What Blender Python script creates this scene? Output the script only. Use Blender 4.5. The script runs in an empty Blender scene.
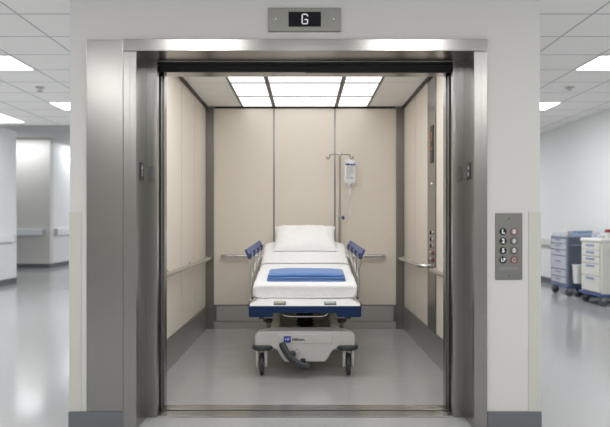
import bpy, bmesh, math, random
from mathutils import Vector, Matrix, noise
random.seed(4)
C = bpy.context.scene.collection
PI = math.pi

# ------------------------------------------------------------------ materials
def srgb(r, g, b):
    f = lambda c: (c/255/12.92) if c/255 <= .04045 else ((c/255+.055)/1.055)**2.4
    return (f(r), f(g), f(b), 1)

def mat(name, col, rough=.5, metal=0., spec=.5, var=.0, vscale=(8, 8, 8), bump=0., bscale=(60, 60, 60),
        rvar=0., emit=None, estr=0., coat=0., sheen=0.):
    m = bpy.data.materials.new(name); m.use_nodes = True
    nt = m.node_tree; b = nt.nodes['Principled BSDF']
    b.inputs['Base Color'].default_value = col
    b.inputs['Roughness'].default_value = rough
    b.inputs['Metallic'].default_value = metal
    b.inputs['Specular IOR Level'].default_value = spec
    if coat: b.inputs['Coat Weight'].default_value = coat; b.inputs['Coat Roughness'].default_value = .08
    if sheen: b.inputs['Sheen Weight'].default_value = sheen
    if emit: b.inputs['Emission Color'].default_value = emit; b.inputs['Emission Strength'].default_value = estr
    tc = nt.nodes.new('ShaderNodeTexCoord')
    def noi(sc, det=3):
        mp = nt.nodes.new('ShaderNodeMapping'); mp.inputs['Scale'].default_value = sc
        n = nt.nodes.new('ShaderNodeTexNoise'); n.inputs['Scale'].default_value = 1; n.inputs['Detail'].default_value = det
        nt.links.new(tc.outputs['Object'], mp.inputs['Vector']); nt.links.new(mp.outputs['Vector'], n.inputs['Vector'])
        return n
    if var or rvar:
        n = noi(vscale)
        if var:
            mx = nt.nodes.new('ShaderNodeMix'); mx.data_type = 'RGBA'
            mx.inputs[6].default_value = tuple(c*(1-var) for c in col[:3])+(1,)
            mx.inputs[7].default_value = tuple(min(1, c*(1+var)) for c in col[:3])+(1,)
            nt.links.new(n.outputs['Fac'], mx.inputs[0]); nt.links.new(mx.outputs[2], b.inputs['Base Color'])
        if rvar:
            mr = nt.nodes.new('ShaderNodeMapRange')
            mr.inputs['To Min'].default_value = max(.02, rough-rvar); mr.inputs['To Max'].default_value = rough+rvar
            nt.links.new(n.outputs['Fac'], mr.inputs['Value']); nt.links.new(mr.outputs['Result'], b.inputs['Roughness'])
    if bump:
        n2 = noi(bscale, 4); bp = nt.nodes.new('ShaderNodeBump')
        bp.inputs['Strength'].default_value = bump; bp.inputs['Distance'].default_value = .01
        nt.links.new(n2.outputs['Fac'], bp.inputs['Height']); nt.links.new(bp.outputs['Normal'], b.inputs['Normal'])
    return m

def emis(name, col, s):
    m = bpy.data.materials.new(name); m.use_nodes = True
    nt = m.node_tree; nt.nodes.clear()
    o = nt.nodes.new('ShaderNodeOutputMaterial'); e = nt.nodes.new('ShaderNodeEmission')
    e.inputs['Color'].default_value = col; e.inputs['Strength'].default_value = s
    nt.links.new(e.outputs[0], o.inputs[0]); return m

def tile_mat(name, col, line, x0, y0, px, py, w):
    """ceiling tiles: thin T-bar lines computed from object coordinates"""
    m = mat(name, col, .8, spec=.2, bump=.08, bscale=(90, 90, 90))
    nt = m.node_tree; b = nt.nodes['Principled BSDF']
    tc = nt.nodes.new('ShaderNodeTexCoord'); sp = nt.nodes.new('ShaderNodeSeparateXYZ')
    nt.links.new(tc.outputs['Object'], sp.inputs[0])
    def M(op, a, v):
        n = nt.nodes.new('ShaderNodeMath'); n.operation = op
        nt.links.new(a, n.inputs[0])
        if isinstance(v, (int, float)): n.inputs[1].default_value = v
        else: nt.links.new(v, n.inputs[1])
        return n.outputs[0]
    def ln(o, off, per):
        a = M('SUBTRACT', o, off - per/2); a = M('DIVIDE', a, per)
        n = nt.nodes.new('ShaderNodeMath'); n.operation = 'FRACT'; nt.links.new(a, n.inputs[0])
        a = M('SUBTRACT', n.outputs[0], .5)
        n = nt.nodes.new('ShaderNodeMath'); n.operation = 'ABSOLUTE'; nt.links.new(a, n.inputs[0])
        return M('LESS_THAN', n.outputs[0], w/per/2)
    ab = nt.nodes.new('ShaderNodeMath'); ab.operation = 'ABSOLUTE'; nt.links.new(sp.outputs[0], ab.inputs[0])
    f = M('MAXIMUM', ln(ab.outputs[0], x0, px), ln(sp.outputs[1], y0, py))
    mx = nt.nodes.new('ShaderNodeMix'); mx.data_type = 'RGBA'
    mx.inputs[6].default_value = col; mx.inputs[7].default_value = line
    nt.links.new(f, mx.inputs[0]); nt.links.new(mx.outputs[2], b.inputs['Base Color'])
    return m

def steel(name, v, rough, horiz=False, tint=(1, .985, .955)):
    vs = (2, 2, 90) if horiz else (90, 90, 2)
    m = mat(name, (v*tint[0], v*tint[1], v*tint[2], 1), rough, 1., var=.03, vscale=vs)
    return m

M_ = dict(
    wall=mat('lobby_paint', srgb(201, 200, 197), .55, spec=.3, bump=.03, bscale=(150, 150, 150)),
    corr=mat('corridor_paint', srgb(228, 230, 231), .55, spec=.3, bump=.02, bscale=(120, 120, 120)),
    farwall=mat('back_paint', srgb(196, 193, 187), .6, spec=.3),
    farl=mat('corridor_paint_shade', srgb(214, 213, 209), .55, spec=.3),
    trough=mat('lightened_plastic', srgb(232, 228, 216), .5, spec=.3),  # bed base plastic, colour lightened where little light reaches
    guard=mat('vinyl_guard', srgb(190, 190, 184), .45, spec=.4),
    base=mat('rubber_base', srgb(101, 104, 109), .5, spec=.4),
    floor=mat('epoxy_floor', srgb(166, 167, 168), .13, spec=.5, var=.05, vscale=(40, 40, 40), rvar=.06, bump=.012, bscale=(14, 14, 14)),
    cabfloor=mat('cab_vinyl_floor', srgb(165, 165, 165), .17, spec=.5, var=.06, vscale=(2.5, 5, 5), rvar=.06, bump=.01, bscale=(20, 20, 20)),
    tile=tile_mat('ceiling_tiles', srgb(238, 237, 235), srgb(186, 186, 188), 3.08, 1.55, .67, .61, .022),
    hiceil=mat('raised_ceiling', srgb(205, 205, 206), .8, spec=.2),
    light=emis('light_diffuser', (1, .99, .97, 1), 7.0),
    cablight=emis('cab_light_diffuser', (1, .995, .985, 1), 1.6),
    cream=mat('cream_laminate', srgb(229, 221, 209), .38, spec=.4, var=.02, vscale=(3, 3, 3)),
    dark=mat('gap_shade', srgb(26, 25, 24), .5),  # near-black colour standing in for shade in the door slots
    black=mat('black_rubber', srgb(30, 31, 33), .55),
    steel=steel('brushed_steel', .35, .25),
    steelh=steel('brushed_steel_horizontal', .33, .2, True),
    steeld=steel('dark_brushed_steel', .27, .28),
    poles=mat('pole_steel', (.42, .415, .4, 1), .3, .85),
    kick=steel('kick_steel', .56, .32),
    chrome=mat('satin_chrome', (.72, .71, .69, 1), .22, 1., rvar=.04, vscale=(30, 30, 30)),
    plate=mat('matt_steel_plate', (.25, .25, .235, 1), .42, .9, var=.05, vscale=(3, 3, 240)),
    rim=mat('ceiling_rim', srgb(58, 56, 53), .45, .5),
    cabtile=mat('cab_ceiling_tile', srgb(244, 243, 240), .6, spec=.3),
    cabgrid=mat('cab_ceiling_grid', srgb(120, 118, 113), .5, .3),
    cabframe=mat('cab_light_frame', srgb(128, 126, 122), .5, .2),
    sheet=mat('white_sheet', srgb(240, 240, 241), .85, spec=.15, bump=.8, bscale=(17, 12, 22), sheen=.2),
    pillow=mat('white_pillowcase', srgb(243, 243, 243), .85, spec=.15, bump=.45, bscale=(16, 10, 12), sheen=.2),
    blanket=mat('blue_blanket', srgb(92, 133, 194), .9, spec=.1, var=.08, vscale=(120, 120, 120), bump=.35, bscale=(400, 400, 400), sheen=.5),
    shell=mat('warm_grey_plastic', srgb(200, 199, 196), .38, spec=.45, var=.02),
    shelld=mat('grey_beige_plastic', srgb(178, 174, 164), .45, spec=.4),
    white=mat('white_plastic', srgb(222, 222, 220), .3, spec=.5),
    navy=mat('navy_bumper', srgb(6, 42, 86), .42, spec=.3, var=.03),
    navyl=mat('rail_blue', srgb(62, 80, 132), .4, spec=.5),
    navyd=mat('clip_blue', srgb(31, 41, 80), .45),
    char=mat('charcoal_plastic', srgb(52, 56, 60), .45),
    logo=mat('logo_blue', srgb(34, 62, 160), .4),
    ink=mat('ink_white_glow', srgb(225, 228, 235), .5, emit=srgb(225, 228, 235), estr=.15),  # white print given a slight glow of its own
    inkd=mat('ink_dark', srgb(48, 52, 62), .5),
    inkb=mat('ink_blue', srgb(48, 72, 160), .5),
    inkg=mat('ink_grey', srgb(160, 160, 160), .5),
    screen=mat('black_glass', srgb(8, 10, 17), .3, spec=.2),
    digit=emis('lit_digit', srgb(226, 226, 232), 1.0),
    orange=emis('orange_digit', (1, .28, .12, 1), .8),
    lcd=mat('green_lcd', srgb(168, 172, 138), .3),
    lcdg=mat('pale_lcd', srgb(172, 182, 180), .3),
    bezel=mat('screen_bezel', srgb(104, 107, 106), .4),
    red=mat('red_ring', srgb(140, 62, 58), .4),
    btn=mat('button_black', srgb(22, 22, 23), .35),
    btng=mat('button_steel', (.42, .42, .41, 1), .35, .8),
    ring=mat('ring_grey', srgb(86, 86, 86), .4, .5),
    bag=None,
    slate=mat('slate_panel', srgb(88, 96, 112), .5),
    slatef=mat('slate_frame', srgb(120, 128, 146), .45),
    paleblue=mat('pale_blue_drawer', srgb(184, 188, 198), .45),
    cartw=mat('cart_cream', srgb(217, 216, 209), .45),
    cartb=mat('cart_blue', srgb(62, 82, 136), .4),
    labelb=mat('drawer_label_blue', srgb(138, 150, 186), .45),
    tyre=mat('grey_caster', srgb(92, 95, 100), .55),
    boxblue=mat('pale_blue_box', srgb(138, 170, 206), .35, spec=.4),
    redlid=mat('red_lid', srgb(150, 34, 40), .4),
    bin=mat('white_bin', srgb(226, 226, 226), .4),
)
def translucent(name, col, a):
    m = bpy.data.materials.new(name); m.use_nodes = True; nt = m.node_tree
    b = nt.nodes['Principled BSDF']; b.inputs['Base Color'].default_value = col; b.inputs['Roughness'].default_value = .2
    b.inputs['Alpha'].default_value = a
    return m
M_['bag'] = translucent('clear_bag_plastic', srgb(246, 247, 248), .8)
M_['tubing'] = translucent('clear_tubing', srgb(235, 236, 238), .5)
M_['acrylic'] = translucent('clear_acrylic', srgb(205, 212, 225), .2)

# ------------------------------------------------------------------ mesh helpers
def box(bm, x0, x1, y0, y1, z0, z1, bev=0., seg=2, rot=None):
    r = bmesh.ops.create_cube(bm, size=1)
    vs = r['verts']
    bmesh.ops.scale(bm, vec=(abs(x1-x0), abs(y1-y0), abs(z1-z0)), verts=vs)
    c = Vector(((x0+x1)/2, (y0+y1)/2, (z0+z1)/2))
    if bev:
        es = list({e for v in vs for e in v.link_edges})
        rr = bmesh.ops.bevel(bm, geom=es, offset=bev, segments=seg, affect='EDGES', profile=.5)
        vs = list({v for f in rr['faces'] for v in f.verts} | {v for v in vs if v.is_valid})
    if rot is not None: bmesh.ops.transform(bm, matrix=rot, verts=vs)
    bmesh.ops.translate(bm, vec=c, verts=vs)
    return bm
def B(*a, **k): return box(bmesh.new(), *a, **k)

def prism(bm, pts, axis, a, b, bev=0., seg=2):
    """extrude polygon along axis. axis 'y': pts=(x,z); 'x': pts=(y,z); 'z': pts=(x,y)"""
    def P(p, t):
        return {'y': (p[0], t, p[1]), 'x': (t, p[0], p[1]), 'z': (p[0], p[1], t)}[axis]
    v0 = [bm.verts.new(P(p, a)) for p in pts]; v1 = [bm.verts.new(P(p, b)) for p in pts]
    fs = [bm.faces.new(v0), bm.faces.new(v1[::-1])]
    n = len(pts)
    for i in range(n): fs.append(bm.faces.new((v0[i], v1[i], v1[(i+1) % n], v0[(i+1) % n])))
    bmesh.ops.recalc_face_normals(bm, faces=fs)
    if bev:
        es = list({e for f in fs[:2] for e in f.edges})
        bmesh.ops.bevel(bm, geom=es, offset=bev, segments=seg, affect='EDGES', profile=.5)
    return bm

def ring(bm, x0, x1, y0, y1, z0, z1, w):
    o = [(x0, y0), (x1, y0), (x1, y1), (x0, y1)]; i = [(x0+w, y0+w), (x1-w, y0+w), (x1-w, y1-w), (x0+w, y1-w)]
    V = [[bm.verts.new((p[0], p[1], z)) for p in q] for q, z in ((o, z0), (i, z0), (i, z1), (o, z1))]
    for a in range(4):
        for k in range(4):
            bm.faces.new((V[a][k], V[a][(k+1) % 4], V[(a+1) % 4][(k+1) % 4], V[(a+1) % 4][k]))
    bmesh.ops.recalc_face_normals(bm, faces=bm.faces[:])
    return bm

def spline(pts, n=6):
    P = [Vector(p) for p in pts]; out = []
    for i in range(len(P)-1):
        p0 = P[max(i-1, 0)]; p1 = P[i]; p2 = P[i+1]; p3 = P[min(i+2, len(P)-1)]
        for k in range(n):
            t = k/n
            out.append(.5*((2*p1)+(p2-p0)*t+(2*p0-5*p1+4*p2-p3)*t*t+(3*p1-p0-3*p2+p3)*t**3))
    out.append(P[-1]); return out

def tube(bm, pts, r, n=10):
    pts = [Vector(p) for p in pts]; rings = []; up = None
    for i, p in enumerate(pts):
        t = (pts[min(i+1, len(pts)-1)]-pts[max(i-1, 0)]).normalized()
        if up is None:
            up = Vector((0, 0, 1)) if abs(t.z) < .9 else Vector((1, 0, 0))
        u = (up - t*up.dot(t)).normalized(); w = t.cross(u); up = u
        rr = r[i] if isinstance(r, (list, tuple)) else r
        rings.append([p+(u*math.cos(a)+w*math.sin(a))*rr for a in [2*PI*k/n for k in range(n)]])
    return loft(bm, rings)

def loft(bm, rings, cap=True, closed=True):
    V = [[bm.verts.new(p) for p in r] for r in rings]; fs = []
    n = len(V[0])
    for i in range(len(V)-1):
        for k in range(n if closed else n-1):
            fs.append(bm.faces.new((V[i][k], V[i][(k+1) % n], V[i+1][(k+1) % n], V[i+1][k])))
    if cap: fs += [bm.faces.new(V[0][::-1]), bm.faces.new(V[-1])]
    bmesh.ops.recalc_face_normals(bm, faces=fs)
    return bm

def lathe(bm, prof, c, axis='z', n=24):
    """prof = [(r, t)], spun about axis through c"""
    rings = []
    for r, t in prof:
        ring = []
        for k in range(n):
            a = 2*PI*k/n; u, w = r*math.cos(a), r*math.sin(a)
            ring.append(Vector(c)+Vector({'z': (u, w, t), 'y': (u, t, w), 'x': (t, u, w)}[axis]))
        rings.append(ring)
    return loft(bm, rings)

BASE = {}
def mk(name, bm, m, parent=None, smooth=True, base=None):
    o_base = BASE[parent.name] if parent else Vector(base or (0, 0, 0))
    bmesh.ops.translate(bm, vec=-o_base, verts=bm.verts)
    me = bpy.data.meshes.new(name); bm.to_mesh(me); bm.free()
    if smooth:
        me.polygons.foreach_set('use_smooth', [True]*len(me.polygons))
        me.set_sharp_from_angle(angle=math.radians(38))
    o = bpy.data.objects.new(name, me); C.objects.link(o)
    if smooth:
        wn = o.modifiers.new('weighted', 'WEIGHTED_NORMAL'); wn.keep_sharp = True; wn.weight = 90
    me.materials.append(M_[m] if isinstance(m, str) else m)
    BASE[o.name] = o_base
    if parent: o.parent = parent
    else: o.location = o_base
    return o
def tag(o, label, cat, group=None):
    o['label'] = label; o['category'] = cat
    if group: o['group'] = group
    return o
def thing(name, loc, label, cat, group=None):
    o = bpy.data.objects.new(name, None); C.objects.link(o); o.location = loc; o.empty_display_size = .1
    BASE[o.name] = Vector(loc); return tag(o, label, cat, group)
def struct(name, bm, m, parent=None, smooth=False):
    o = mk(name, bm, m, parent, smooth)
    if not parent: o['kind'] = 'structure'
    return o
def text(body, size, loc, face='-y', thick=.0004, bold=0.):
    cu = bpy.data.curves.new('txt', 'FONT'); cu.body = body; cu.size = size; cu.align_x = 'CENTER'; cu.align_y = 'CENTER'
    cu.extrude = thick; cu.offset = bold; cu.resolution_u = 3
    t = bpy.data.objects.new('txt', cu); C.objects.link(t)
    dg = bpy.context.evaluated_depsgraph_get()
    me = bpy.data.meshes.new_from_object(t.evaluated_get(dg))
    bm = bmesh.new(); bm.from_mesh(me); bpy.data.objects.remove(t); bpy.data.curves.remove(cu); bpy.data.meshes.remove(me)
    R = {'-y': Matrix.Rotation(PI/2, 4, 'X'), '+x': Matrix.Rotation(PI/2, 4, 'Z') @ Matrix.Rotation(PI/2, 4, 'X'),
         '-x': Matrix.Rotation(-PI/2, 4, 'Z') @ Matrix.Rotation(PI/2, 4, 'X')}[face]
    bmesh.ops.transform(bm, matrix=Matrix.Translation(loc) @ R, verts=bm.verts)
    return bm

# ================================================================== SETTING
H = 2.935                    # ceiling of lobby and corridors
HW = 1.355                   # half width of the elevator core
YE = 20.0                    # far end of corridors
struct('floor', B(-9.5, 5.4, -7.5, YE+.2, -.1, 0), 'floor')
# elevator front wall with its opening
bm = prism(bmesh.new(), [(-HW, 0), (-1.044, 0), (-1.044, 2.24), (1.047, 2.24), (1.047, 0), (HW, 0), (HW, H), (-HW, H)], 'y', 0, .2)
struct('wall_front', bm, 'wall')
struct('wall_core_left', B(-HW, -HW+.1, .2, YE, 0, 3.4), 'wall')
struct('wall_core_right', B(HW-.1, HW, .2, YE, 0, 3.4), 'wall')
bm = bmesh.new()
prism(bm, [(-9.5, -7.5), (5.4, -7.5), (5.4, YE), (HW, YE), (HW, 0), (-HW, 0), (-HW, 7.3), (-9.5, 7.3)], 'z', H, H+.1)
struct('ceiling', bm, 'tile')
struct('ceiling_raised', prism(bmesh.new(), [(-9.5, 7.3), (-HW, 7.3), (-HW, YE), (-9.5, YE)], 'z', 3.32, 3.42), 'hiceil')
struct('trim_1', B(-9.5, -HW, 7.2, 7.3, H+.1, 3.42), 'hiceil')
# corridor walls
struct('wall_corridor_left', B(-5.75, -5.6, -7.5, 8.08, 0, H), 'corr')
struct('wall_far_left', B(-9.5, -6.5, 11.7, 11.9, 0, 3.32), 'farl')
struct('wall_corridor_far', B(-6.65, -6.5, 11.9, YE, 0, 3.32), 'corr')
struct('wall_alcove', B(-9.6, -9.5, 8.08, 11.7, 0, 3.32), 'corr')
struct('wall_right', B(4.7, 4.85, -7.5, YE, 0, H), 'corr')
struct('wall_end', B(-9.5, 5.4, YE, YE+.2, 0, 3.4), 'corr')
struct('wall_back', B(-5.75, 4.85, -7.7, -7.5, 0, H), 'farwall')
# skirting
struct('baseboard_front_left', B(-HW-.006, -1.044, -.012, 0, 0, .104, .002), 'base')
struct('baseboard_front_right', B(1.05, HW+.006, -.012, 0, 0, .104, .002), 'base')
struct('baseboard_left', B(-5.6, -5.588, -7.5, 8.09, 0, .11), 'base')
struct('baseboard_far_left', B(-9.5, -6.488, 11.688, 11.7, 0, .11), 'base')
struct('baseboard_far', B(-6.5, -6.488, 11.7, YE, 0, .11), 'base')
struct('baseboard_right', B(4.688, 4.7, -7.5, YE, 0, .11), 'base')
# corner guards on the elevator wall and the corridor corner
def guard(x, s, z0, z1, y, label):
    g = prism(bmesh.new(), [(x+s*.004, y-.004), (x-s*.066, y-.004), (x-s*.066, y), (x, y), (x, y+.06), (x+s*.004, y+.06)], 'z', z0, z1)
    tag(mk('corner_guard', g, 'guard', base=(x, y, 0)), label, 'corner guard')
guard(-HW, -1, .104, 1.252, 0, 'grey corner guard on the wall edge left of the wide steel panel')
guard(HW, 1, .104, 1.252, 0, 'grey corner guard on the wall edge right of the button panel')
g = prism(bmesh.new(), [(-5.596, 8.0), (-5.6, 8.0), (-5.6, 8.08), (-5.68, 8.08), (-5.68, 8.084), (-5.596, 8.084)], 'z', .11, 1.35)
tag(mk('corner_guard', g, 'corr', base=(-5.6, 8.08, 0)), 'pale corner guard at the end of the near left corridor wall', 'corner guard')
g = prism(bmesh.new(), [(-6.58, 11.696), (-6.496, 11.696), (-6.496, 11.78), (-6.5, 11.78), (-6.5, 11.7), (-6.58, 11.7)], 'z', .11, 1.4)
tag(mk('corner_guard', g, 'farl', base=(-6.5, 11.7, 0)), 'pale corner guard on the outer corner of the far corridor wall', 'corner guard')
# crash rails along corridor walls
def crash(label, x0, x1, y0, y1, z0, z1, m='guard'):
    t = thing('wall_handrail', ((x0+x1)/2, (y0+y1)/2, z0), label, 'handrail')
    mk('rail', B(x0, x1, y0, y1, z0, z1, .015), m, t)
    along = (y1-y0) > (x1-x0)
    for k in (0, 1):
        if along:
            e = y1 if k else y0
            mk('end_cap', B(x0-.003, x1+.003, e-.05, e+.004, z0-.003, z1+.003, .012), 'guard', t)
        else:
            e = x1 if k else x0
            mk('end_cap', B(e-.05, e+.004, y0-.003, y1+.003, z0-.003, z1+.003, .012), 'guard', t)
crash('pale handrail on the near left corridor wall', -5.598, -5.52, -3, 7.9, .80, .93, 'corr')
crash('white handrail on the far wall facing us in the left corridor', -9.3, -6.62, 11.62, 11.698, .83, 1.0, 'corr')
crash('pale handrail on the far left wall beyond the outer corner', -6.498, -6.42, 12.0, 19, .83, 1.0, 'corr')
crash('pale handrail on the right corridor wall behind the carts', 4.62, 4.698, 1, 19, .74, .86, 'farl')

# ceiling lights of the corridors
def panel_light(x0, x1, y0, y1, z, label, grp=None, m='light'):
    t = thing('ceiling_light', ((x0+x1)/2, (y0+y1)/2, z), label, 'ceiling light', grp)
    w = .018
    mk('frame', ring(bmesh.new(), x0, x1, y0, y1, z-.008, z, w), 'white', t, False)
    mk('diffuser', B(x0+w, x1-w, y0+w, y1-w, z-.005, z), m, t, False)
    return t
for s, nm in ((-1, 'left'), (1, 'right')):
    a, b = sorted((s*3.08, s*3.75))
    panel_light(a, b, 2.78, 3.38, H, f'square light panel in the {nm} corridor ceiling, nearer one cut off by the photo edge')
    panel_light(a, b, 5.22, 5.82, H, f'square light panel in the {nm} corridor ceiling, further one beside the elevator wall edge')
panel_light(-5.54, -4.9, 5.83, 6.99, H, 'light panel at the far end of the left ceiling, touching the left wall')
# sprinklers
for s, nm in ((-1, 'left'), (1, 'right')):
    t = thing('ceiling_sprinkler', (s*3.43, 4.26, H), f'small round ceiling sprinkler in the {nm} corridor', 'sprinkler')
    mk('flange', lathe(bmesh.new(), [(.001, .003), (.06, .003), (.055, -.012), (.001, -.014)], (s*3.43, 4.26, H)), 'guard', t)
    mk('head', lathe(bmesh.new(), [(.02, -.012), (.02, -.05), (.04, -.054), (.04, -.06), (.001, -.062)], (s*3.43, 4.26, H)), 'chrome', t)

# ================================================================== ELEVATOR FRAME
fr = thing('elevator_door_frame', (0, 0, 0), 'brushed stainless steel frame around the open elevator doorway', 'door frame')
mk('header', B(-1.047, 1.05, -.022, .2, 2.175, 2.244, .003), 'steelh', fr)
mk('inner_header', B(-1.044, 1.044, .2, .281, 2.172, 2.24, .002), 'steelh', fr)
mk('jamb', B(-1.044, -.968, -.016, .2, 0, 2.175, .003), 'steel', fr)
mk('jamb', B(.971, 1.047, -.016, .2, 0, 2.175, .003), 'steel', fr)
mk('inner_jamb', B(-1.044, -.903, .201, .235, 0, 2.172, .002), 'steel', fr)
mk('inner_jamb', B(.903, 1.047, .201, .235, 0, 2.172, .002), 'steel', fr)
mk('side_panel', B(-1.257, -1.0455, -.012, 0, .106, 2.242, .003), 'steel', fr)

# retracted door leaves in their slots
struct('door_1', B(-1.25, -.911, .243, .278, .006, 2.166, .002), 'steel')
struct('door_2', B(.911, 1.25, .243, .278, .006, 2.166, .002), 'steel')
struct('door_3', B(-1.25, -.909, .335, .37, .006, 2.12, .002), 'steeld')
struct('door_4', B(.909, 1.25, .335, .37, .006, 2.12, .002), 'steeld')
for s, nm in ((-1, 'left'), (1, 'right')):
    a, b = sorted((s*.925, s*1.25))
    struct('trim_%d' % (2 if s < 0 else 3), B(a, b, .282, .33, .006, 2.16), 'dark')  # dark filler painted as the shade between the door leaves
t = thing('door_track', (0, .29, 2.13), 'black double door track running across the top of the elevator doorway', 'door track')
mk('track_rail', B(-.93, .0, .285, .303, 2.132, 2.171, .002), 'black', t)
mk('track_rail', B(.0, .93, .283, .303, 2.128, 2.171, .002), 'black', t)
# sills
t = thing('door_sill', (0, .25, 0), 'grooved metal landing sill across the elevator threshold', 'sill')
mk('sill_plate', B(-.965, .965, .2, .305, 0, .003), 'steeld', t, False)
for k in range(4): mk('ridge', B(-.905, .905, .206+k*.027, .218+k*.027, .003, .007), 'chrome', t, False)
struct('trim_4', B(-.93, .93, .305, .335, 0, .0025), 'dark')  # flush dark strip in place of the shaded open slot between sills
t = thing('door_sill', (0, .39, 0), 'grooved metal sill at the front edge of the elevator cab floor', 'sill')
mk('sill_plate', B(-.93, .93, .335, .44, 0, .003), 'steeld', t, False)
for k in range(3): mk('ridge', B(-.905, .905, .345+k*.034, .359+k*.034, .003, .007), 'chrome', t, False)

# ================================================================== CAB
CX, Y0, Y1, CH = 1.1, .44, 3.17, 2.469
struct('floor_cab', B(-CX, CX, Y0, Y1, 0, .0035), 'cabfloor')
# side walls: dark backing, laminate panels, steel base
joints = [.62, 1.23, 1.86, 2.49, 3.165]
for s, nm in ((-1, 'left'), (1, 'right')):
    a, b = sorted((s*1.112, s*1.15))
    w = struct('wall_cab_'+nm, B(a, b, Y0, Y1+.04, 0, CH), 'rim')
    a, b = sorted((s*CX, s*1.112))
    for i in range(len(joints)-1):
        y0, y1 = joints[i], joints[i+1]
        if s > 0 and i == 1:      # the last panel before the control column
            y1 = 1.555
        if s > 0 and i == 2:
            y0 = 1.885
        if s > 0 and i == 1:
            y0 = 1.23
        mk('wall_panel', B(a, b, y0+.010, y1-.010, .256, CH-.02, .002), 'cream', w)
    a2, b2 = sorted((s*(CX-.008), s*1.112))
    mk('kick_plate', B(a2, b2, .5, 3.16, .0, .25, .002), 'kick', w)
# back wall
w = struct('wall_cab_back', B(-1.15, 1.15, Y1+.012, Y1+.06, 0, CH), 'steeld')
xs = [-1.012, -.345, .333, 1.012]
for i in range(3):
    mk('wall_panel', B(xs[i]+(.0085 if i else 0), xs[i+1]-(.0085 if i < 2 else 0), Y1, Y1+.012, .27, CH-.02, .002), 'cream', w)
mk('kick_plate', B(-.98, .98, Y1-.012, Y1+.012, .09, .252, .002), 'kick', w)
mk('base_plate', B(-1.01, 1.01, Y1-.004, Y1+.012, .004, .082), 'kick', w)
for s in (-1, 1):
    a, b = sorted((s*1.098, s*1.012))
    mk('corner_post', B(a, b, Y1-.02, Y1+.012, .004, CH-.005, .004), 'steeld', w)
# front returns and transom
w = struct('wall_cab_front', B(-1.15, 1.15, .445, .60, 2.178, CH+.05), 'steelh')
mk('return_panel', B(-1.15, -.90, .376, .444, .004, 2.178, .002), 'steel', w)
mk('return_panel', B(.90, 1.15, .376, .444, .004, 2.178, .002), 'steel', w)
# ceiling
cc = struct('ceiling_cab', B(-1.15, 1.15, .5, Y1+.06, CH+.012, CH+.05), 'cabgrid')
xc = [-1.085, -.70, -.345, .345, .70, 1.085]
yc = [.61, 1.43, 2.025, 2.62, 3.155]
for j in range(4):
    for i in (0, 4):
        mk('ceiling_tile', B(xc[i]+.006, xc[i+1]-.006, yc[j]+.006, yc[j+1]-.006, CH, CH+.012, .002), 'cabtile', cc)
names_r = ['row above the doorway', 'third row from the back wall', 'second row from the back wall', 'row against the back wall']
names_c = {1: 'left narrow', 2: 'wide middle', 3: 'right narrow'}
for j in (1, 2, 3):
    for i in (1, 2, 3):
        t = thing('cab_light_panel', ((xc[i]+xc[i+1])/2, (yc[j]+yc[j+1])/2, CH), f'{names_c[i]} lit panel of the elevator ceiling, {names_r[j]}', 'light panel', 'lit panels in the elevator ceiling')
        g = .014
        mk('frame', ring(bmesh.new(), xc[i]+.002, xc[i+1]-.002, yc[j]+.002, yc[j+1]-.002, CH-.003, CH+.012, g+.004), 'cabframe', t, False)
        mk('diffuser', B(xc[i]+g+.006, xc[i+1]-g-.006, yc[j]+g+.006, yc[j+1]-g-.006, CH, CH+.012), 'cablight', t, False)
struct('trim_5', B(-1.10, -1.076, .6, Y1, CH-.022, CH+.012), 'rim')
struct('trim_6', B(1.076, 1.10, .6, Y1, CH-.022, CH+.012), 'rim')
struct('trim_7', B(-1.0, 1.0, Y1-.012, Y1, CH-.016, CH+.012), 'rim')

# control column on the right wall
t = thing('control_column', (1.1, 1.72, 0), 'tall steel control column set in the right cab wall', 'control panel')
mk('column_plate', B(1.094, 1.112, 1.56, 1.88, .006, CH-.03, .002), 'steel', t)
sc_ = mk('display', B(1.089, 1.095, 1.635, 1.745, 1.70, 2.02, .002), 'screen', t)
mk('digit', text('2', .1, (1.0885, 1.69, 1.925), '-x'), 'orange', sc_, False)
mk('arrow', prism(bmesh.new(), [(1.665, 1.835), (1.715, 1.835), (1.69, 1.805)], 'x', 1.0883, 1.0888), 'orange', sc_, False)
mk('key_switch', lathe(bmesh.new(), [(.001, -.006), (.014, -.006), (.016, 0)], (1.094, 1.70, 1.52), 'x', 16), 'chrome', t)
for r in range(5):
    for q in range(2):
        z = 1.10-r*.058; y = 1.745-q*.09
        b_ = mk('button', lathe(bmesh.new(), [(.001, -.008), (.014, -.008), (.017, -.004), (.017, 0)], (1.094, y, z), 'x', 16), 'btn' if r < 3 and q == 0 else 'btng', t)
        if r >= 3 and q: mk('button_ring', lathe(bmesh.new(), [(.015, -.009), (.019, -.009), (.019, 0), (.015, 0)], (1.094, y, z), 'x', 16), 'red', b_)

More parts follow.
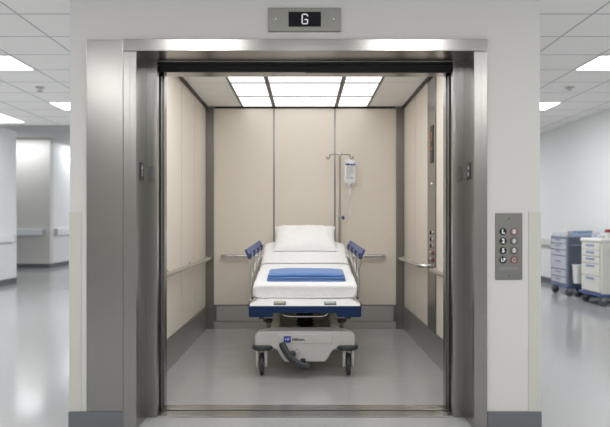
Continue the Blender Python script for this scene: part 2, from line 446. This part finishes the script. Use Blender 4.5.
# handrails in the cab
def handrail(pts, posts, label, r=.019):
    t = thing('handrail', tuple(pts[len(pts)//2]), label, 'handrail', 'steel handrails inside the elevator')
    mk('rail', tube(bmesh.new(), pts, r, 12), 'chrome', t)
    for p, q in posts:
        mk('bracket', tube(bmesh.new(), [p, q], .009, 8), 'chrome', t)
        d = (Vector(q)-Vector(p)).normalized()
        mk('rosette', tube(bmesh.new(), [Vector(q)-d*.008, Vector(q)], .022, 14), 'chrome', t)
def bend(a, b, c, n=5):   # small quarter bend a->b->c
    a, b, c = Vector(a), Vector(b), Vector(c)
    return [(1-t)**2*a+2*t*(1-t)*b+t*t*c for t in [k/n for k in range(n+1)]]
zr, xr = .795, 1.035
p = bend((-1.1, .72, zr), (-xr, .72, zr), (-xr, .80, zr))+bend((-xr, 2.98, zr), (-xr, 3.08, zr), (-1.1, 3.08, zr))
handrail(p, [((-xr, y, zr), (-1.1, y, zr)) for y in (1.3, 2.2)], 'steel handrail along the left cab wall')
p = bend((1.1, 1.91, zr), (xr, 1.91, zr), (xr, 1.98, zr))+bend((xr, 3.0, zr), (xr, 3.09, zr), (1.1, 3.09, zr))
handrail(p, [((xr, y, zr), (1.1, y, zr)) for y in (2.1, 2.8)], 'steel handrail on the right cab wall between back corner and control column')
p = bend((1.1, .72, zr), (xr, .72, zr), (xr, .80, zr))+bend((xr, 1.42, zr), (xr, 1.5, zr), (1.1, 1.5, zr))
handrail(p, [((xr, y, zr), (1.1, y, zr)) for y in (.95,)], 'short steel handrail on the right cab wall on the door side of the control column')
yb = Y1-.075; zb = .815
p = bend((-.915, Y1, zb), (-.915, yb, zb), (-.84, yb, zb))+bend((.80, yb, zb), (.875, yb, zb), (.875, Y1, zb))
handrail(p, [((x, yb, zb), (x, Y1, zb)) for x in (-.6, 0, .6)], 'steel handrail across the back cab wall behind the bed')

# ================================================================== SIGNS
t = thing('floor_indicator', (0, 0, 2.36), 'steel floor indicator above the doorway showing a white G', 'floor indicator')
mk('plate', B(-.213, .208, -.012, 0, 2.290, 2.427, .004), 'plate', t)
sc_ = mk('screen', B(-.095, .092, -.0145, -.01, 2.317, 2.402, .001), 'screen', t)
g = bmesh.new()   # segmented G
cx, cz, w_, h_, th = -.001, 2.360, .036, .060, .0055
x0, x1, z0, z1 = cx-w_/2, cx+w_/2, cz-h_/2, cz+h_/2
for a in ((x0+th, x1-th, z1-th, z1), (x0, x0+th, z0+th*.8, z1-th*.8), (x0+th, x1-th, z0, z0+th), (x1-th, x1, z0+th*.8, cz-.002),
          (cx-.002, x1-th, cz-.006, cz-.0005), (x1-th, x1, z1-.016, z1-th*.8)):
    box(g, a[0], a[1], -.0155, -.0143, a[2], a[3], .0004, 1)
mk('digit', g, 'digit', sc_, False)
for x in (-.168, .165): mk('screw', lathe(bmesh.new(), [(.001, -.0135), (.005, -.0135), (.006, -.012)], (x, 0, 2.36), 'y', 12), 'chrome', t)

t = thing('call_panel', (1.174, 0, 1.05), 'steel call panel with two columns of round buttons on the right wall', 'button panel')
mk('plate', B(1.097, 1.252, -.008, .001, .862, 1.246, .005), 'plate', t)
L = ['L', '2', '5', 'LF']; R_ = ['2', '1', '2', '=']
for r in range(4):
    z = 1.139-r*.0543
    b_ = mk('button', lathe(bmesh.new(), [(.001, -.014), (.017, -.014), (.0205, -.011), (.0205, -.007)], (1.139, 0, z), 'y', 24), 'btn', t)
    mk('symbol', text(L[r], .034 if len(L[r]) == 1 else .027, (1.139, -.0143, z), bold=.0009), 'ink', b_, False)
    b_ = mk('button', lathe(bmesh.new(), [(.001, -.011), (.015, -.011), (.018, -.007)], (1.203, 0, z), 'y', 24), 'btng', t)
    mk('button_ring', lathe(bmesh.new(), [(.0165, -.007), (.0165, -.013), (.0205, -.013), (.0205, -.007), (.0165, -.007)], (1.203, 0, z), 'y', 24), 'red' if r in (0, 3) else 'ring', b_)
    mk('symbol', text(R_[r], .028, (1.203, -.0113, z), bold=.0005), 'ink' if r < 3 else 'red', b_, False)
mk('lettering', text('JUR·O-UTH', .022, (1.174, -.0083, .926)), 'inkg', t, False)
for z in (1.213, .885): mk('screw', lathe(bmesh.new(), [(.001, -.0095), (.003, -.0095), (.004, -.008)], (1.174, 0, z), 'y', 10), 'inkd', t)

for s, nm in ((-1, 'left'), (1, 'right')):
    x = -.968 if s < 0 else .971
    t = thing('jamb_sign', (x, .1, 1.5), f'small black symbol plate on the {nm} side of the doorway', 'sign')
    a, b = sorted((x, x-s*.003))
    pl = mk('plate', B(a, b, .055, .135, 1.445, 1.545, .001), 'btn', t)
    u0, u1 = sorted((x-s*.003, x-s*.0038))
    up = [(.082, 1.508), (.108, 1.508), (.095, 1.532)]
    mk('arrow', prism(bmesh.new(), up, 'x', u0, u1), 'ink', pl, False)
    if s < 0: mk('number', text('2', .045, (x+.0034, .095, 1.483), '+x'), 'ink', pl, False)
    else: mk('arrow', prism(bmesh.new(), [(.082, 1.486), (.108, 1.486), (.095, 1.462)], 'x', u0, u1), 'ink', pl, False)

# ================================================================== BED
bed = thing('hospital_bed', (0, 2.05, 0), 'wheeled hospital bed with white sheet and navy bumper inside the elevator', 'hospital bed')
# --- base shells
half = [(.152, .112), (.178, .138), (.196, .170), (.213, .198), (.25, .222), (.30, .232), (.386, .238), (.389, .30), (.383, .325), (.365, .343), (.33, .351)]
poly = [(-x, z) for x, z in half]+[(x, z) for x, z in half[::-1]]
rings = []
for y, sh, k, dz in ((1.150, .012, 1, 0), (1.153, .005, 1, 0), (1.162, 0, 1, 0), (1.22, 0, .985, .001), (1.28, 0, .90, .0), (1.33, .0, .80, -.002), (1.345, .006, .78, -.004)):
    ring_ = []
    for x, z in poly:
        kk = k+(1-k)*.35 if z < .2 else k
        x_ = x*kk; z_ = z+dz*(1 if z > .3 else 0)
        ring_.append(Vector((x_-math.copysign(sh, x_), y, z_+(sh if z < .2 else -sh if z > .3 else sh*.3))))
    rings.append(ring_)
mk('base_cover', loft(bmesh.new(), rings), 'shell', bed)
mk('front_panel', B(-.205, .205, 1.143, 1.160, .258, .326, .003, 1), 'shell', bed)
mk('base_cover', prism(bmesh.new(), [(x, z+.02) for x, z in poly], 'y', 2.32, 2.66, .016, 3), 'trough', bed)
for s in (-1, 1):
    rings = []
    for y, z0, z1, xi, xo in ((1.30, .17, .335, .21, .285), (1.65, .19, .365, .215, .275), (2.0, .21, .385, .215, .27), (2.4, .21, .39, .215, .27)):
        rings.append([Vector((s*xi, y, z0)), Vector((s*xo, y, z0)), Vector((s*xo, y, z1)), Vector((s*xi, y, z1))])
    bm = loft(bmesh.new(), rings)
    bmesh.ops.bevel(bm, geom=[e for e in bm.edges], offset=.008, segments=2, affect='EDGES')
    mk('base_rail', bm, 'trough', bed)
mk('base_tray', B(-.212, .212, 1.34, 2.34, .15, .255, .006), 'trough', bed)
mk('column_collar', lathe(bmesh.new(), [(.105, .25), (.105, .262), (.095, .272), (.078, .276)], (0, 1.82, 0), 'z', 32), 'shell', bed)
prof = []
for k in range(8):
    z = .252+k*.028; prof += [(.062, z), (.076, z+.008), (.076, z+.014), (.062, z+.022)]
mk('lift_column', lathe(bmesh.new(), prof, (0, 1.82, 0), 'z', 32), 'black', bed)
# --- casters
for y, fr_ in ((1.20, True), (2.44, False)):
    for s in (-1, 1):
        x = s*.336
        c = mk('caster', lathe(bmesh.new(), [(.001, -.017), (.055, -.017), (.074, -.016), (.084, -.012), (.0875, 0), (.084, .012), (.074, .016), (.055, .017), (.001, .017)], (x, y, .0875), 'x', 32), 'char', bed)
        for q in (-1, 1):
            pts = [(y-.03, .085), (y-.01, .062), (y+.02, .06), (y+.045, .085), (y+.055, .15), (y+.055, .215), (y-.05, .215), (y-.05, .16)]
            a, b = sorted((x+q*.022, x+q*.044))
            mk('fork', prism(bmesh.new(), pts, 'x', a, b, .006), 'shell' if fr_ else 'shelld', c)
        mk('hub', lathe(bmesh.new(), [(.001, -.02), (.02, -.02), (.02, .02), (.001, .02)], (x, y, .0875), 'x', 16), 'shelld', c)
        mk('bumper_disc', lathe(bmesh.new(), [(.001, .207), (.072, .207), (.082, .214), (.084, .226), (.080, .238), (.06, .243), (.001, .243)], (s*.328, y-.02, 0), 'z', 32), 'char', c)
# --- brake pedal (steel bolt and bracket)
pts = [(-.180, 1.12, .268), (-.163, 1.115, .232), (-.138, 1.108, .190), (-.105, 1.10, .152), (-.06, 1.095, .118), (-.005, 1.09, .096), (.034, 1.09, .092)]
bm = bmesh.new(); sp = spline(pts, 5); rings = []
for i, p in enumerate(sp):
    t_ = (sp[min(i+1, len(sp)-1)]-sp[max(i-1, 0)]).normalized(); nrm = Vector((0, 1, 0)); u = t_.cross(nrm).normalized()
    e = min(i, len(sp)-1-i); wv = .026*min(1, .62+.19*e); d = .014
    rings.append([p+u*wv*math.cos(a)+nrm*d*math.sin(a) for a in [2*PI*k/14 for k in range(14)]])
loft(bm, rings)
pd = mk('brake_pedal', bm, 'char', bed)
mk('pedal_lug', B(-.115, -.070, 1.10, 1.152, .165, .205, .012, 3), 'char', pd)
mk('pedal_bolt', lathe(bmesh.new(), [(.007, 1.115), (.015, 1.115), (.015, 1.152), (.007, 1.152)], (-.064, 0, .203), 'y', 18), 'chrome', pd)
mk('pedal_pivot', B(-.035, .005, 1.10, 1.152, .118, .142, .006), 'black', pd)
# --- maker's mark
mk('logo_plate', B(-.163, -.109, 1.141, 1.144, .264, .314, .001), 'logo', bed)
mk('logo_letters', text('HF', .028, (-.136, 1.1405, .289)), 'ink', bed, False)
mk('lettering', text('Hillrom.', .031, (-.049, 1.1428, .287), bold=.0011), 'inkd', bed, False)
# --- deck
bm = prism(bmesh.new(), [(-.43, 1.18), (.43, 1.18), (.44, 1.30), (.44, 3.06), (-.44, 3.06), (-.44, 1.30)], 'z', .492, .545, .006)
mk('deck', bm, 'white', bed)
# sloping white foot ledge
rings = []
for y, z1, hw in ((1.155, .545, .428), (1.165, .549, .425), (1.25, .565, .405), (1.34, .580, .375), (1.5, .584, .37)):
    rings.append([Vector((-hw, y, .53)), Vector((hw, y, .53)), Vector((hw-.004, y, z1)), Vector((-hw+.004, y, z1))])
mk('foot_ledge', loft(bmesh.new(), rings), 'white', bed)
sl = math.atan2(.016, .085)
for s in (-1, 1):
    Rm = Matrix.Rotation(sl, 4, 'X')
    b_ = mk('control_screen', B(s*.196-.047, s*.196+.047, 1.168, 1.232, .552, .565, .003, rot=Rm), 'bezel', bed)
    mk('lcd', B(s*.196-.036, s*.196+.036, 1.183, 1.217, .5585, .5667, .001, rot=Rm), 'lcd' if s < 0 else 'lcdg', b_)
# blue foot bumper
poly = [(-.432, .470), (-.424, .461), (-.252, .461), (-.243, .470), (-.243, .492), (.243, .492), (.243, .470), (.252, .461), (.424, .461), (.432, .470), (.432, .536), (.424, .545), (-.424, .545), (-.432, .536)]
mk('foot_bumper', prism(bmesh.new(), poly, 'y', 1.13, 1.20, .007, 3), 'navy', bed)
for s in (-1, 1):
    a, b = sorted((s*.425, s*.452))
    mk('side_bumper', B(a, b, 1.30, 3.0, .495, .54, .008), 'navyd', bed)
    mk('bumper_screw', lathe(bmesh.new(), [(.02, .445), (.022, .463), (.001, .463)], (s*.335, 1.165, 0), 'z', 12), 'char', bed)
p = spline([(-.18, 1.19, .51), (-.172, 1.18, .482), (-.148, 1.175, .466), (-.08, 1.17, .462), (.08, 1.17, .462), (.148, 1.175, .466), (.172, 1.18, .482), (.18, 1.19, .51)], 5)
mk('release_handle', tube(bmesh.new(), p, .0065, 8), 'chrome', bed)
# deck underside struts to column
for s in (-1, 1): mk('deck_frame', B(*sorted((s*.33, s*.38)), 1.45, 2.9, .462, .494, .006), 'trough', bed)

# --- mattress with sheet
def top_z(y):
    if y < 2.25: return .695+(y-1.33)*.1076
    return .794+(y-2.25)*.264
def mattress_ring(y, shrink=0., dip=0., hw=.424, thick=.122, n=40, wr=1.):
    zt = top_z(y)-shrink-dip; zb = top_z(y)-thick+shrink*.6
    hw = hw-shrink; cz, hz = (zt+zb)/2, (zt-zb)/2; ring = []
    for k in range(n):
        a = 2*PI*(k+.5)/n; ca, sa = math.cos(a), math.sin(a); e = .17
        x = hw*math.copysign(abs(ca)**e, ca); z = cz+hz*math.copysign(abs(sa)**(.42), sa)
        q = noise.noise(Vector((x*5, y*4, z*5)))*.005+noise.noise(Vector((x*11+y*6, y*7, z*16)))*.004
        dv = Vector((x*.6, 0, (z-cz)*2)).normalized()
        ring.append(Vector((x, y, z))+dv*q*wr)
    return ring
rings = [mattress_ring(1.337, .045), mattress_ring(1.331, .028), mattress_ring(1.333, .016), mattress_ring(1.342, .008), mattress_ring(1.36, .002)]
y = 1.39
while y < 2.21: rings.append(mattress_ring(y)); y += .035
rings += [mattress_ring(2.225, 0, .001), mattress_ring(2.242, .0, .002), mattress_ring(2.268, .004, .034), mattress_ring(2.266, .003, .006), mattress_ring(2.246, .0, -.010), mattress_ring(2.25, 0, -.014), mattress_ring(2.272, 0, -.014)]
y = 2.30
while y < 2.9: rings.append(mattress_ring(y)); y += .035
for y, s_ in ((2.9, .0), (2.94, .022), (2.98, .055), (3.008, .085), (3.024, .115)):
    rings.append(mattress_ring(y, 0, s_*.15, .424-s_*1.1))
for r in rings[:5]:
    for v in r:
        if v.z < .62: v.y += .006*math.sin(v.x*46)+.004*math.sin(v.x*90+1)
mk('mattress', loft(bmesh.new(), rings), 'sheet', bed)
# hem of the hanging sheet at the foot
# backrest support under the raised head
mk('backrest_frame', prism(bmesh.new(), [(2.3, .545), (3.0, .545), (3.0, .84), (2.96, .85), (2.3, .676)], 'x', -.36, .36, .004), 'shelld', bed)
mk('deck_support', prism(bmesh.new(), [(1.40, .545), (2.29, .545), (2.29, .674), (1.40, .577)], 'x', -.37, .37, .003), 'shelld', bed)

# --- side rails
for s in (-1, 1):
    A = Vector((s*.490, 1.66, .921)); E = Vector((s*.4425, 2.53, .969)); ax = (E-A).normalized()
    side = Vector((s, 0, .0)); out = (side-ax*side.dot(ax)).normalized(); up = ax.cross(out); up = up if up.z > 0 else -up
    sec = [(.008, .038), (.020, .035), (.027, .025), (-.001, -.034), (-.012, -.038), (-.022, -.031)]
    rings = []
    for t_, k in ((-.02, .8), (-.012, .97), (0, 1), (1, 1), (1.012, .97), (1.02, .8)):
        c_ = A+(E-A)*t_; rings.append([c_+out*(u*k)+up*(v*k) for u, v in sec])
    rl = mk('side_rail', loft(bmesh.new(), rings), 'navyl', bed)
    for t_ in (.06, .345, .63, .915):
        c_ = A+(E-A)*t_
        bm = bmesh.new()
        box(bm, -.028, .004, -.05, .05, -.048, .0, .007)
        Rm = Matrix((out, ax, up)).transposed().to_4x4()
        bmesh.ops.transform(bm, matrix=Matrix.Translation(c_) @ Rm, verts=bm.verts)
        mk('tube_clip', bm, 'navyd', rl)
        foot = Vector((s*.462, c_.y+.01, .50))
        for dy in (-.022, .022) if False else (0,):
            pts = [c_-up*.04-out*.012, Vector((s*(abs(c_.x)-.016), c_.y, c_.z-.10)), Vector((s*.462, c_.y+.004, .77)), Vector((s*.464, c_.y+.008, .62)), foot]
            mk('rail_tube', tube(bmesh.new(), spline(pts, 6), .0125, 10), 'chrome', rl)
    mk('rail_mount', B(*sorted((s*.446, s*.482)), 1.62, 2.60, .495, .525, .006), 'shelld', rl)

# ---------------- pillow
bm = bmesh.new(); n, m = 34, 24
ang = math.radians(33); c0 = Vector((0.002, 2.782, 1.016))
U = Vector((0, math.cos(ang), math.sin(ang))); Nn = Vector((0, -math.sin(ang), math.cos(ang)))
top, bot = [], []
for side_ in (1, -1):
    g = []
    for i in range(n+1):
        row = []
        for j in range(m+1):
            u, v = 2*i/n-1, 2*j/m-1
            prof = ((1-abs(u)**3.2)*(1-abs(v)**2.6))**.55 if abs(u) < 1 and abs(v) < 1 else 0
            px = u*.328*(1-.07*(1-abs(v)**2)*abs(u)**3)*(1-.012*v)
            pv = v*.225*(1-.06*(1-abs(u)**2)*abs(v)**3)
            pinch = .0
            h = (.088 if side_ > 0 else -.07)*prof
            wr = noise.noise(Vector((u*2.2, v*1.8, side_*3)))*.014+noise.noise(Vector((u*6+v*3, v*4-u*2, 7)))*.010
            P = c0+Vector((px, 0, 0))+U*pv+Nn*(h+wr*prof*1.3)
            row.append(P)
        g.append(row)
    vs = [[None]*(m+1) for _ in range(n+1)]
    for i in range(n+1):
        for j in range(m+1):
            if side_ < 0 and (i in (0, n) or j in (0, m)): vs[i][j] = top[i][j]
            else: vs[i][j] = bm.verts.new(g[i][j])
    for i in range(n):
        for j in range(m):
            q = (vs[i][j], vs[i+1][j], vs[i+1][j+1], vs[i][j+1]); bm.faces.new(q if side_ > 0 else q[::-1])
    if side_ > 0: top = vs
pw = mk('pillow', bm, 'pillow', base=(0, 2.8, .95))
tag(pw, 'plump white pillow leaning on the raised head of the bed', 'pillow')

# ---------------- folded blanket
bm = bmesh.new()
def slab(bm, z_off, th, y0, y1, hw, seed, dome=0.):
    rings = []; N = 28
    for i in range(49):
        u = 2*i/48-1; x = u*hw
        endk = min(1, (1-abs(u))*16)**.5
        ring = []
        for k in range(N):
            a = 2*PI*k/N; ca, sa = math.cos(a), math.sin(a)
            yy = (y0+y1)/2+(y1-y0)/2*math.copysign(abs(ca)**.35, ca)*(.93+.07*endk)
            zz = th/2*math.copysign(abs(sa)**.6, sa)*(.55+.45*endk)
            zz += dome*(1-u**4)*max(0, sa)*(.6+.4*ca) + noise.noise(Vector((x*6+seed, yy*7, 2)))*.0045
            yy += noise.noise(Vector((x*5+seed, 4, 3)))*.006
            ring.append(Vector((x, yy, top_z(yy)+z_off+th/2+zz)))
        rings.append(ring)
    loft(bm, rings)
slab(bm, .001, .021, 1.420, 1.67, .322, 1)
slab(bm, .021, .020, 1.424, 1.67, .318, 5)
slab(bm, .039, .024, 1.432, 1.68, .312, 9, .012)
bmesh.ops.translate(bm, vec=(.010, 0, -.004), verts=bm.verts)
tag(mk('blanket', bm, 'blanket', base=(0, 1.56, .72)), 'folded blue blanket lying across the foot half of the bed', 'blanket')

# ---------------- IV pole and bag
px_, py_ = .380, 3.05
t = thing('iv_pole', (px_, py_, .5), 'steel drip pole with hooked crossbar at the head of the bed', 'drip pole')
mk('pole', tube(bmesh.new(), [(px_, py_, .50), (px_, py_, 1.25)], .0135, 12), 'poles', t)
mk('upper_pole', tube(bmesh.new(), [(px_, py_, 1.24), (px_, py_, 1.93)], .0115, 12), 'poles', t)
mk('pole_socket', B(px_-.024, px_+.024, 3.024, 3.072, .492, .56, .006), 'shelld', t)
k_ = mk('pole_clamp', B(px_-.02, px_+.016, py_-.02, py_+.02, 1.215, 1.262, .006), 'btng', t)
mk('clamp_knob', lathe(bmesh.new(), [(.001, .016), (.008, .016), (.010, .024), (.021, .028), (.021, .046), (.012, .052), (.001, .052)], (px_, py_-.01, 1.236), 'x', 18), 'cartb', k_)
mk('pole_tip', B(px_-.011, px_+.011, py_-.011, py_+.011, 1.905, 1.945, .005), 'chrome', t)
for s in (-1, 1):
    xe = px_+s*.115
    p = [(px_, py_, 1.925), (xe-s*.01, py_, 1.925)]+spline([(xe-s*.01, py_, 1.925), (xe-s*.004, py_, 1.915), (xe, py_, 1.89), (xe+s*.012, py_, 1.876), (xe+s*.026, py_, 1.884), (xe+s*.030, py_, 1.905)], 5)
    mk('hook', tube(bmesh.new(), p, .006, 8), 'plate', t)
bx = px_+.115-.004
t = thing('drip_bag', (bx, py_, 1.60), 'clear drip bag with printed label hanging from the pole', 'drip bag')
bm = bmesh.new(); rings = []
for z, hw, th in ((1.615, .02, .006), (1.622, .05, .014), (1.64, .058, .024), (1.70, .058, .034), (1.78, .057, .032), (1.84, .055, .018), (1.862, .052, .008), (1.873, .024, .005), (1.878, .02, .004)):
    rings.append([Vector((bx+hw*1.06*math.copysign(abs(math.cos(a))**.55, math.cos(a)), py_+th/2*math.sin(a), z)) for a in [2*PI*k/24 for k in range(24)]])
loft(bm, rings); bg = mk('bag', bm, 'bag', t)
mk('hanger_tab', B(bx-.016, bx+.016, py_-.003, py_+.003, 1.872, 1.898, .002), 'bag', t)
yl = py_-.0185
mk('lettering', text('Millhopan', .028, (bx+.002, yl, 1.815), bold=.0016), 'inkb', bg, False)
bm = bmesh.new()
for k in range(9):
    w_ = .040-random.random()*.016
    box(bm, bx-.040, bx-.040+2*w_, yl, yl+.0006, 1.788-k*.0125-.0022, 1.788-k*.0125+.0022)
mk('printed_lines', bm, 'inkg', bg, False)
bm = bmesh.new()
for a, b in ((-.036, -.012), (0, .036)): box(bm, bx+a, bx+b, yl, yl+.0006, 1.664, 1.671)
mk('blue_print', bm, 'inkb', bg, False)
mk('port', lathe(bmesh.new(), [(.001, 1.565), (.010, 1.566), (.014, 1.58), (.016, 1.62)], (bx, py_, 0), 'z', 14), 'bag', t)
mk('port_clip', B(bx+.004, bx+.013, py_-.02, py_-.008, 1.575, 1.60, .002), 'inkb', t)
mk('drip_chamber', lathe(bmesh.new(), [(.004, 1.48), (.009, 1.488), (.010, 1.535), (.006, 1.545), (.004, 1.567)], (bx, py_, 0), 'z', 14), 'bag', t)
mk('drip_tube', tube(bmesh.new(), spline([(bx, py_, 1.485), (bx+.001, py_-.002, 1.40), (bx-.003, py_-.002, 1.30), (bx-.006, py_, 1.22)], 6), .003, 8), 'tubing', t)
mk('roller_clamp', B(bx-.011, bx+.006, py_-.012, py_+.008, 1.235, 1.315, .004), 'bag', t)

# ================================================================== CARTS in the right corridor
def caster(t, x, y, m, r=.062):
    c = mk('caster', lathe(bmesh.new(), [(.001, -.014), (r*.8, -.014), (r, -.008), (r, .008), (r*.8, .014), (.001, .014)], (x, y, r), 'y', 20), m, t)
    mk('caster_fork', B(x-.03, x+.03, y-.022, y+.022, r+.01, 2*r+.02, .006), 'inkg', c)
# slate cart
x0, x1, y0, y1 = 4.15, 4.66, 5.96, 6.58
t = thing('supply_cart', ((x0+x1)/2, (y0+y1)/2, 0), 'slate grey drawer cart by the right wall, further from the camera', 'cart')
mk('body', B(x0+.01, x1, y0, y1, .16, .945, .01), 'slate', t)
bm = bmesh.new()
for a in ((y0, y0+.03, .16, .95), (y1-.03, y1, .16, .95), (y0+.03, y1-.03, .915, .95), (y0+.03, y1-.03, .16, .19)):
    box(bm, x0-.004, x0+.02, *a, .004)
mk('front_frame', bm, 'slatef', t)
zz = [.915, .835, .735, .64, .42, .30, .195]
for i in range(6):
    d = mk('drawer', B(x0-.012, x0+.02, y0+.035, y1-.035, zz[i+1]+.006, zz[i]-.006, .006), 'paleblue', t)
    zh = (zz[i]+zz[i+1])/2+.012
    mk('drawer_handle', B(x0-.022, x0-.010, (y0+y1)/2-.09, (y0+y1)/2+.09, zh, zh+.016, .004), 'slatef', d)
mk('side_rail', B(x0+.06, x1-.06, y0-.028, y0-.012, .80, .825, .006), 'slatef', t)
bm = bmesh.new()
for a in ((x0+.005, x0+.013, y0+.01, y1-.01), (x0+.013, x1, y0+.006, y0+.014), (x0+.013, x1, y1-.014, y1-.006)): box(bm, a[0], a[1], a[2], a[3], .945, 1.005)
mk('top_guard', bm, 'acrylic', t)
mk('base_bumper', B(x0-.02, x1+.01, y0-.02, y1+.02, .135, .162, .008), 'cartb', t)
for x in (x0+.05, x1-.05):
    for y in (y0+.05, y1-.05): caster(t, x, y, 'tyre')
# cream cart
x0, x1, y0, y1 = 4.14, 4.66, 4.86, 5.48
t = thing('supply_cart', ((x0+x1)/2, (y0+y1)/2, 0), 'cream drawer cart with blue drawer labels, nearest the right photo edge', 'cart')
mk('body', B(x0+.01, x1, y0, y1, .17, .90, .012), 'cartw', t)
mk('top', B(x0-.012, x1+.006, y0-.012, y1+.012, .895, .952, .022, 4), 'white', t)
zz = [.885, .785, .69, .59, .41, .185]
for i in range(5):
    d = mk('drawer', B(x0-.010, x0+.015, y0+.04, y1-.04, zz[i+1]+.006, zz[i]-.006, .006), 'cartw', t)
    zh = zz[i]-.032
    mk('drawer_label', B(x0-.018, x0-.008, (y0+y1)/2-.12, (y0+y1)/2+.12, zh-.018, zh+.014, .004), 'labelb', d)
p = bend((x0+.12, y0+.002, .80), (x0+.12, y0-.05, .80), (x0+.18, y0-.05, .80))+bend((x1-.16, y0-.05, .80), (x1-.1, y0-.05, .80), (x1-.1, y0+.002, .80))
mk('push_handle', tube(bmesh.new(), p, .014, 10), 'cartw', t)
mk('base_bumper', B(x0-.03, x1+.01, y0-.03, y1+.03, .135, .172, .010), 'cartb', t)
for x in (x0+.05, x1-.05):
    for y in (y0+.05, y1-.05): caster(t, x, y, 'tyre', .062)
# bin hung on the slate cart
bm = bmesh.new(); rings = []
for z, k in ((.225, .80), (.235, .84), (.49, .98), (.50, 1.05), (.515, 1.05)):
    rings.append([Vector((4.285+.085*k*math.copysign(abs(math.cos(a))**.5, math.cos(a)), 5.855+.085*k*math.copysign(abs(math.sin(a))**.5, math.sin(a)), z)) for a in [2*PI*q/28 for q in range(28)]])
loft(bm, rings)
t = thing('waste_bin', (4.285, 5.855, .225), 'white waste bin hung between the two carts', 'bin')
mk('bucket', bm, 'bin', t)
mk('bracket', B(4.24, 4.33, 5.935, 5.962, .44, .50, .004), 'slatef', t)
# things on the carts
t = thing('storage_box', (4.45, 6.1, .945), 'pale blue plastic box standing on the slate cart', 'box')
mk('tub', prism(bmesh.new(), [(4.335, .947), (4.565, .947), (4.585, 1.04), (4.315, 1.04)], 'y', 6.03, 6.19, .006), 'boxblue', t)
mk('lid', B(4.31, 4.59, 6.02, 6.20, 1.038, 1.058, .006), 'white', t)
t = thing('tape_dispenser', (4.21, 6.06, .945), 'small grey dispenser on the front corner of the slate cart', 'dispenser')
mk('body', prism(bmesh.new(), [(4.175, .947), (4.265, .947), (4.262, .99), (4.235, 1.025), (4.20, 1.02), (4.178, .985)], 'y', 6.03, 6.09, .006), 'inkg', t)
mk('roll', lathe(bmesh.new(), [(.001, -.02), (.02, -.02), (.02, .02), (.001, .02)], (4.222, 6.06, 1.02), 'y', 16), 'slatef', t)
t = thing('glove_box', (4.31, 5.24, .952), 'flat white and blue glove box on top of the cream cart', 'box')
mk('carton', B(4.24, 4.38, 5.15, 5.33, .953, .992, .004), 'white', t)
mk('carton_stripe', B(4.239, 4.381, 5.17, 5.31, .965, .9935, .003), 'labelb', t)
t = thing('specimen_jar', (4.315, 4.97, .952), 'white jar with a red lid on the cream cart', 'jar')
mk('jar_body', lathe(bmesh.new(), [(.001, .953), (.055, .953), (.060, .96), (.060, 1.035), (.052, 1.045)], (4.315, 4.97, 0), 'z', 24), 'white', t)
mk('jar_lid', lathe(bmesh.new(), [(.064, 1.04), (.066, 1.044), (.066, 1.075), (.060, 1.082), (.001, 1.082)], (4.315, 4.97, 0), 'z', 24), 'redlid', t)

# ================================================================== LIGHTS
def area(name, loc, sx, sy, power, col=(1, .985, .96), rot=(0, 0, 0)):
    l = bpy.data.lights.new(name, 'AREA'); l.shape = 'RECTANGLE'; l.size = sx; l.size_y = sy; l.energy = power; l.color = col
    o = bpy.data.objects.new(name, l); C.objects.link(o); o.location = loc; o.rotation_euler = rot
    return o
# lobby ceiling fixtures behind and beside the viewpoint
for x in (-.98, .98): area('lobby_lamp', (x, -2.45, H-.01), .6, .6, 21)
for x in (-3.4, 3.4):
    for y in (-1.8, .6): area('lobby_lamp', (x, y, H-.01), .6, .6, 40, (.98, .99, 1))
for x in (-2.45, 0, 2.45): area('lobby_lamp', (x, -3.95, H-.01), .6, .6, 24)
for x in (-2.45, 2.45): area('lobby_lamp', (x, -6.0, H-.01), .6, .6, 30)
area('cab_fill', (0, 1.0, CH-.012), 1.7, .7, 19, (1, .995, .985))  # added fill under the cab ceiling, makes up for the dim lit panels
area('corridor_lamp', (-4.4, 3.4, H-.01), .6, 1.2, 40, (.96, .98, 1))
# corridor fixtures hidden by the core, and the cove wash on the far left wall
for x in (-2.2, 2.6):
    for y in (5.5, 9.5): area('corridor_lamp', (x, y, H-.01), .6, 1.2, 46, (.97, .985, 1))
area('corridor_lamp', (2.9, 13.5, H-.01), 1.2, 1.2, 62, (.96, .98, 1))
area('cove_lamp', (-7.6, 11.25, 3.30), 2.2, .15, 27, (.97, .985, 1))
area('cove_lamp', (-6.1, 15, 3.30), .15, 5, 70, (.95, .98, 1))
area('corridor_lamp', (-3.5, 14, 3.30), 1.2, 1.2, 62, (.96, .98, 1))

w = bpy.data.worlds.new('world'); bpy.context.scene.world = w; w.use_nodes = True
w.node_tree.nodes['Background'].inputs[0].default_value = (.8, .85, .9, 1)
w.node_tree.nodes['Background'].inputs[1].default_value = .3

# ================================================================== CAMERA
cam = bpy.data.cameras.new('camera'); co = bpy.data.objects.new('camera', cam); C.objects.link(co)
co.location = (0, -3.42, 1.2); co.rotation_euler = (PI/2, 0, 0)
cam.sensor_width = 36; cam.lens = 593/610*36; cam.shift_y = 7.5/610
cam.dof.use_dof = True; cam.dof.focus_distance = 4.3; cam.dof.aperture_fstop = 1.6
sc = bpy.context.scene; sc.camera = co
sc.view_settings.view_transform = 'Standard'
sc.view_settings.exposure = 0.13
sc.cycles.max_bounces = 8; sc.cycles.diffuse_bounces = 5; sc.cycles.glossy_bounces = 5
sc.cycles.use_denoising = True
sc.cycles.sample_clamp_indirect = 6
